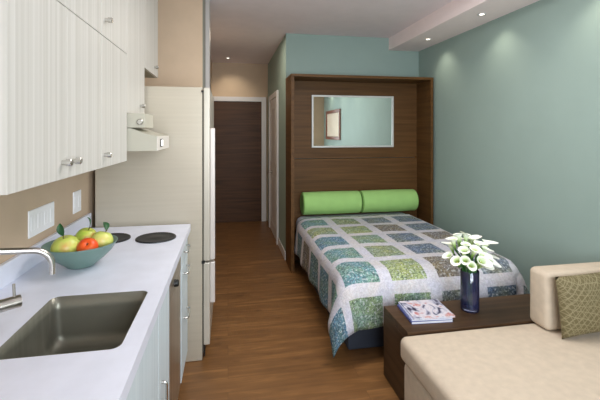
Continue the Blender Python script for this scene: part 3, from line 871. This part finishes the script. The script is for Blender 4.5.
lilies = [  # dx, depth (towards camera negative), height, roll of the lip, scale, description
    (-.135, .04, .905, 'white calla lily pointing up and out at the upper left of the bouquet'),
    (-.060, .07, .915, 'white calla lily standing at the top of the bouquet, left of the topmost one'),
    (.005, .06, .928, 'white calla lily standing highest at the top of the bouquet'),
    (.065, .05, .905, 'white calla lily at the upper right of the bouquet'),
    (-.100, -.05, .850, 'white calla lily facing forward on the left half of the bouquet'),
    (-.022, -.075, .858, 'white calla lily with open mouth at the centre of the bouquet'),
    (.045, -.085, .825, 'white calla lily just right of and below the central bloom'),
    (.105, -.045, .852, 'large white calla lily on the right half of the bouquet'),
    (.160, .02, .868, 'white calla lily leaning out at the far right of the bouquet'),
    (-.150, -.03, .775, 'white calla lily drooping at the lower left of the bouquet'),
    (-.070, -.10, .750, 'white calla lily facing forward at the lower front, left of the vase'),
    (.042, -.10, .738, 'white calla lily drooping at the lower front, right over the vase rim'),
    (.112, -.07, .752, 'white calla lily hanging at the lower right of the bouquet'),
    (.165, .00, .785, 'white calla lily hanging at the far right, below the leaning one'),
    (-.185, .03, .800, 'white calla lily seen side-on at the far left of the bouquet'),
    (-.020, .11, .880, 'white calla lily half hidden at the back of the bouquet'),
    (.085, .11, .868, 'white calla lily half hidden at the back right of the bouquet'),
    (-.110, .11, .852, 'white calla lily half hidden at the back left of the bouquet'),
    (-.115, -.085, .800, 'small white calla lily between the lower left bloom and the left half of the bouquet'),
    (.005, -.115, .792, 'white calla lily low at the front centre, under the open-mouthed central bloom'),
    (.082, -.095, .792, 'small white calla lily between the central and the lower right blooms'),
    (-.062, -.02, .888, 'white calla lily above the forward-facing bloom on the left half of the bouquet'),
    (.055, -.02, .885, 'white calla lily above the large bloom on the right half of the bouquet'),
]
for n_, (dx, dy, hz, lab) in enumerate(lilies):
    an = n_ * 2.4
    fx, fy = dx / .19, (dy + .0) / .12
    ff = max(1.0, math.hypot(fx, fy))
    fx, fy = fx / ff, fy / ff
    base = Vector((VX + .034 * fx, VY + .034 * fy, TZ + .03))
    t = thing('calla_lily', lab, 'flower', base, group='calla lilies in the vase')
    dx = dx * .68 - .004; dy *= .8; hz = max(.765 + (hz - .80) * .80, .738)
    head = Vector((VX + dx, VY + dy - .01, hz))
    d = Vector((dx * .75, dy * .8 - .06, (hz - .765) * .7 + .12)).normalized()
    head = head - Vector((0, 0, .012))
    # neck stays near the vertical over the rim, then leans out
    p0 = base; rim = Vector((VX + .041 * fx, VY + .041 * fy, TZ + .25))
    start = head - d * .055
    pts = []
    for k in range(7): pts.append(p0.lerp(rim, k / 6))
    c1 = rim + Vector((dx * .15, dy * .15, .4 * (max(hz, .78) - rim.z) + .02)); c2 = start - d * .05 + Vector((0, 0, .01))
    for k in range(1, 11):
        s = k / 10; pts.append(rim * (1 - s) ** 3 + c1 * 3 * s * (1 - s) ** 2 + c2 * 3 * s * s * (1 - s) + start * s ** 3)
    bm = bmesh.new(); add_tube(bm, pts, [.0045] * 9 + [.0052 + .0001 * q_ for q_ in range(len(pts) - 9)], 8)
    obj('stem', bm, M['stem'], t, smooth='all')
    # bloom frame: local z along d, lip (+x) turned downwards
    zax = d; down = Vector((.25 * math.sin(an), 0, -1)); xax = (down - zax * down.dot(zax)).normalized(); yax = zax.cross(xax)
    mat = Matrix((xax, yax, zax)).transposed().to_4x4()
    for me_, nm in ((BM_, 'bloom'), (SM_, 'spadix')):
        o = bpy.data.objects.new(nm, me_); COL.objects.link(o); o.parent = t
        s_ = .93 + .10 * math.sin(n_ * 1.7)
        o.matrix_local = Matrix.Translation(start - base) @ mat @ Matrix.Scale(s_, 4)

# ------------------------------------------------------------------ sofa
t = thing('sofa', 'cream fabric sofa with open left end and low back, before the walnut table', 'sofa', (1.6, 1.4, 0))
obj('base', soft_box(.905, 2.30, .96, 1.925, .05, .298, .03, 4), M['sofa'], t, smooth=50)
obj('seat_cushion', soft_box(.888, 2.305, .94, 1.938, .300, .425, .035, 5, puff=.008), M['sofa'], t, smooth='all')
obj('backrest', soft_box(1.67, 2.305, 1.80, 1.940, .432, .745, .03, 5), M['sofa'], t, smooth='all')
for x in (1.02, 2.22):
    for y in (1.04, 1.86):
        obj('foot', lathe([(0, 0), (.02, 0), (.026, .049), (0, .049)], (x, y, .0005), 'Z', 12), M['sofaleg'], t)
# throw cushion
bm = bmesh.new(); n = 18; w, h, th = .48, .315, .06
for sgn in (1, -1):
    g = [[None] * (n + 1) for _ in range(n + 1)]
    for i in range(n + 1):
        for j in range(n + 1):
            a, b = -1 + 2 * i / n, -1 + 2 * j / n
            pz = (max(0, 1 - abs(a) ** 2.6) * max(0, 1 - abs(b) ** 2.6)) ** .55
            pin = 1 - .02 * (1 - abs(b) ** 2) * abs(a) ** 4
            pin2 = 1 - .05 * (1 - abs(a) ** 2) * abs(b) ** 4
            g[i][j] = bm.verts.new((a * w / 2 * pin, -sgn * th * pz, h / 2 + b * h / 2 * pin2))
    for i in range(n):
        for j in range(n):
            bm.faces.new((g[i][j], g[i + 1][j], g[i + 1][j + 1], g[i][j + 1]))
bmesh.ops.remove_doubles(bm, verts=bm.verts, dist=.0005)
o = obj('throw_cushion', bm, M['cushion'], None, smooth='all', loc=(1.925, 1.725, .448), rot=(-.08, -.055, 0))
tag(o, 'olive throw cushion with scribbled pale lines, leaning on the sofa back', 'cushion')

# picture on the right wall (the photo shows it in the mirror)
t = thing('framed_picture', 'red-brown framed cream picture on the teal wall, reflected in the mirror', 'picture', (XR, .38, 1.33))
bm = bmesh.new()
for y0, y1, z0, z1 in ((-.20, -.13, 1.33, 1.99), (.89, .96, 1.33, 1.99), (-.13, .89, 1.33, 1.40), (-.13, .89, 1.92, 1.99)):
    add_box(bm, XR - .03, XR - .001, y0, y1, z0, z1, bev=.003, seg=1)
obj('frame', bm, M['picframe'], t)
obj('canvas', bx(XR - .014, XR - .002, -.135, .895, 1.395, 1.925), M['canvas'], t)

# ------------------------------------------------------------------ downlights
def downlight(x, y, z, label, power, angle, tgt, group='recessed ceiling downlights', blend=.9):
    t = thing('downlight', label, 'light', (x, y, z), group=group)
    obj('trim_ring', lathe([(.020, -.001), (.036, -.001), (.036, -.004), (.030, -.006), (.022, -.005), (.020, -.001)], (x, y, z), 'Z', 28), M['trimwhite'], t, smooth=40)
    obj('lens', lathe([(0, -.0025), (.0195, -.0025), (.0195, -.001), (0, -.001)], (x, y, z), 'Z', 24), M['lens'], t)
    l = bpy.data.lights.new('lamp', 'SPOT'); l.energy = power; l.spot_size = math.radians(angle); l.spot_blend = blend
    l.shadow_soft_size = .03; l.color = (1.0, .89, .72)
    o = bpy.data.objects.new('lamp', l); COL.objects.link(o); o.parent = t
    o.location = (0, 0, -.02)
    o.rotation_euler = (Vector(tgt) - Vector((x, y, z - .02))).to_track_quat('-Z', 'Y').to_euler()
names = ['recessed downlight in the soffit closest to the walnut bed panel', 'recessed downlight in the soffit, second from the walnut bed panel', 'recessed downlight in the soffit above the sofa back', 'recessed downlight in the soffit above the front of the sofa', 'recessed downlight in the soffit by the rear wall']
for k, nm in enumerate(names):
    y = 3.874 - .904 * k
    downlight(2.115, y, ZS, nm, 5, 100, (2.40, y, 1.6))
downlight(0.0, 6.16, ZC, 'recessed downlight in the hall ceiling before the dark door', 12, 95, (0.1, 6.6, 1.7))

# daylight through the rear window
al = bpy.data.lights.new('window_daylight', 'AREA'); al.shape = 'RECTANGLE'; al.size = 1.7; al.size_y = 1.4; al.energy = 96; al.color = (.87, .94, 1.0)
ao = bpy.data.objects.new('window_daylight', al); COL.objects.link(ao)
ao.location = (.85, YB - .16, 1.6); ao.rotation_euler = (math.radians(107), 0, 0)
# unseen fill light added overhead to brighten the deeper room
pl = bpy.data.lights.new('room_fill_light', 'AREA'); pl.shape = 'DISK'; pl.size = 1.1; pl.energy = 30; pl.color = (1.0, .97, .95)
po = bpy.data.objects.new('room_fill_light', pl); COL.objects.link(po)
po.location = (.85, 2.2, ZC - .03)
hl = bpy.data.lights.new('hall_fill_light', 'AREA'); hl.shape = 'DISK'; hl.size = .4; hl.energy = 5; hl.color = (1.0, .89, .72)  # extra fill added to lift the dim hall, no fixture of its own
ho = bpy.data.objects.new('hall_fill_light', hl); COL.objects.link(ho); ho.location = (.2, 4.6, ZC - .03)
w = bpy.data.worlds.new('World'); scn.world = w; w.use_nodes = True
nt = w.node_tree; bg = nt.nodes['Background']
bg.inputs['Color'].default_value = (.75, .86, 1.0, 1); bg.inputs['Strength'].default_value = 1.2

# ------------------------------------------------------------------ camera
cam = bpy.data.cameras.new('camera'); co = bpy.data.objects.new('camera', cam); COL.objects.link(co)
TH = math.atan(72 / 390)
co.location = (0, 0, 1.5); co.rotation_euler = (math.radians(90), 0, -TH)
cam.sensor_fit = 'HORIZONTAL'; cam.sensor_width = 36.0; cam.lens = 390 / 600 * 36.0
cam.shift_x = 0.0; cam.shift_y = -68 / 600
cam.clip_start = .02
scn.camera = co
scn.view_settings.view_transform = 'Standard'
scn.view_settings.look = 'None'
scn.view_settings.exposure = 0.0
scn.cycles.use_denoising = True
scn.cycles.max_bounces = 8; scn.cycles.diffuse_bounces = 5
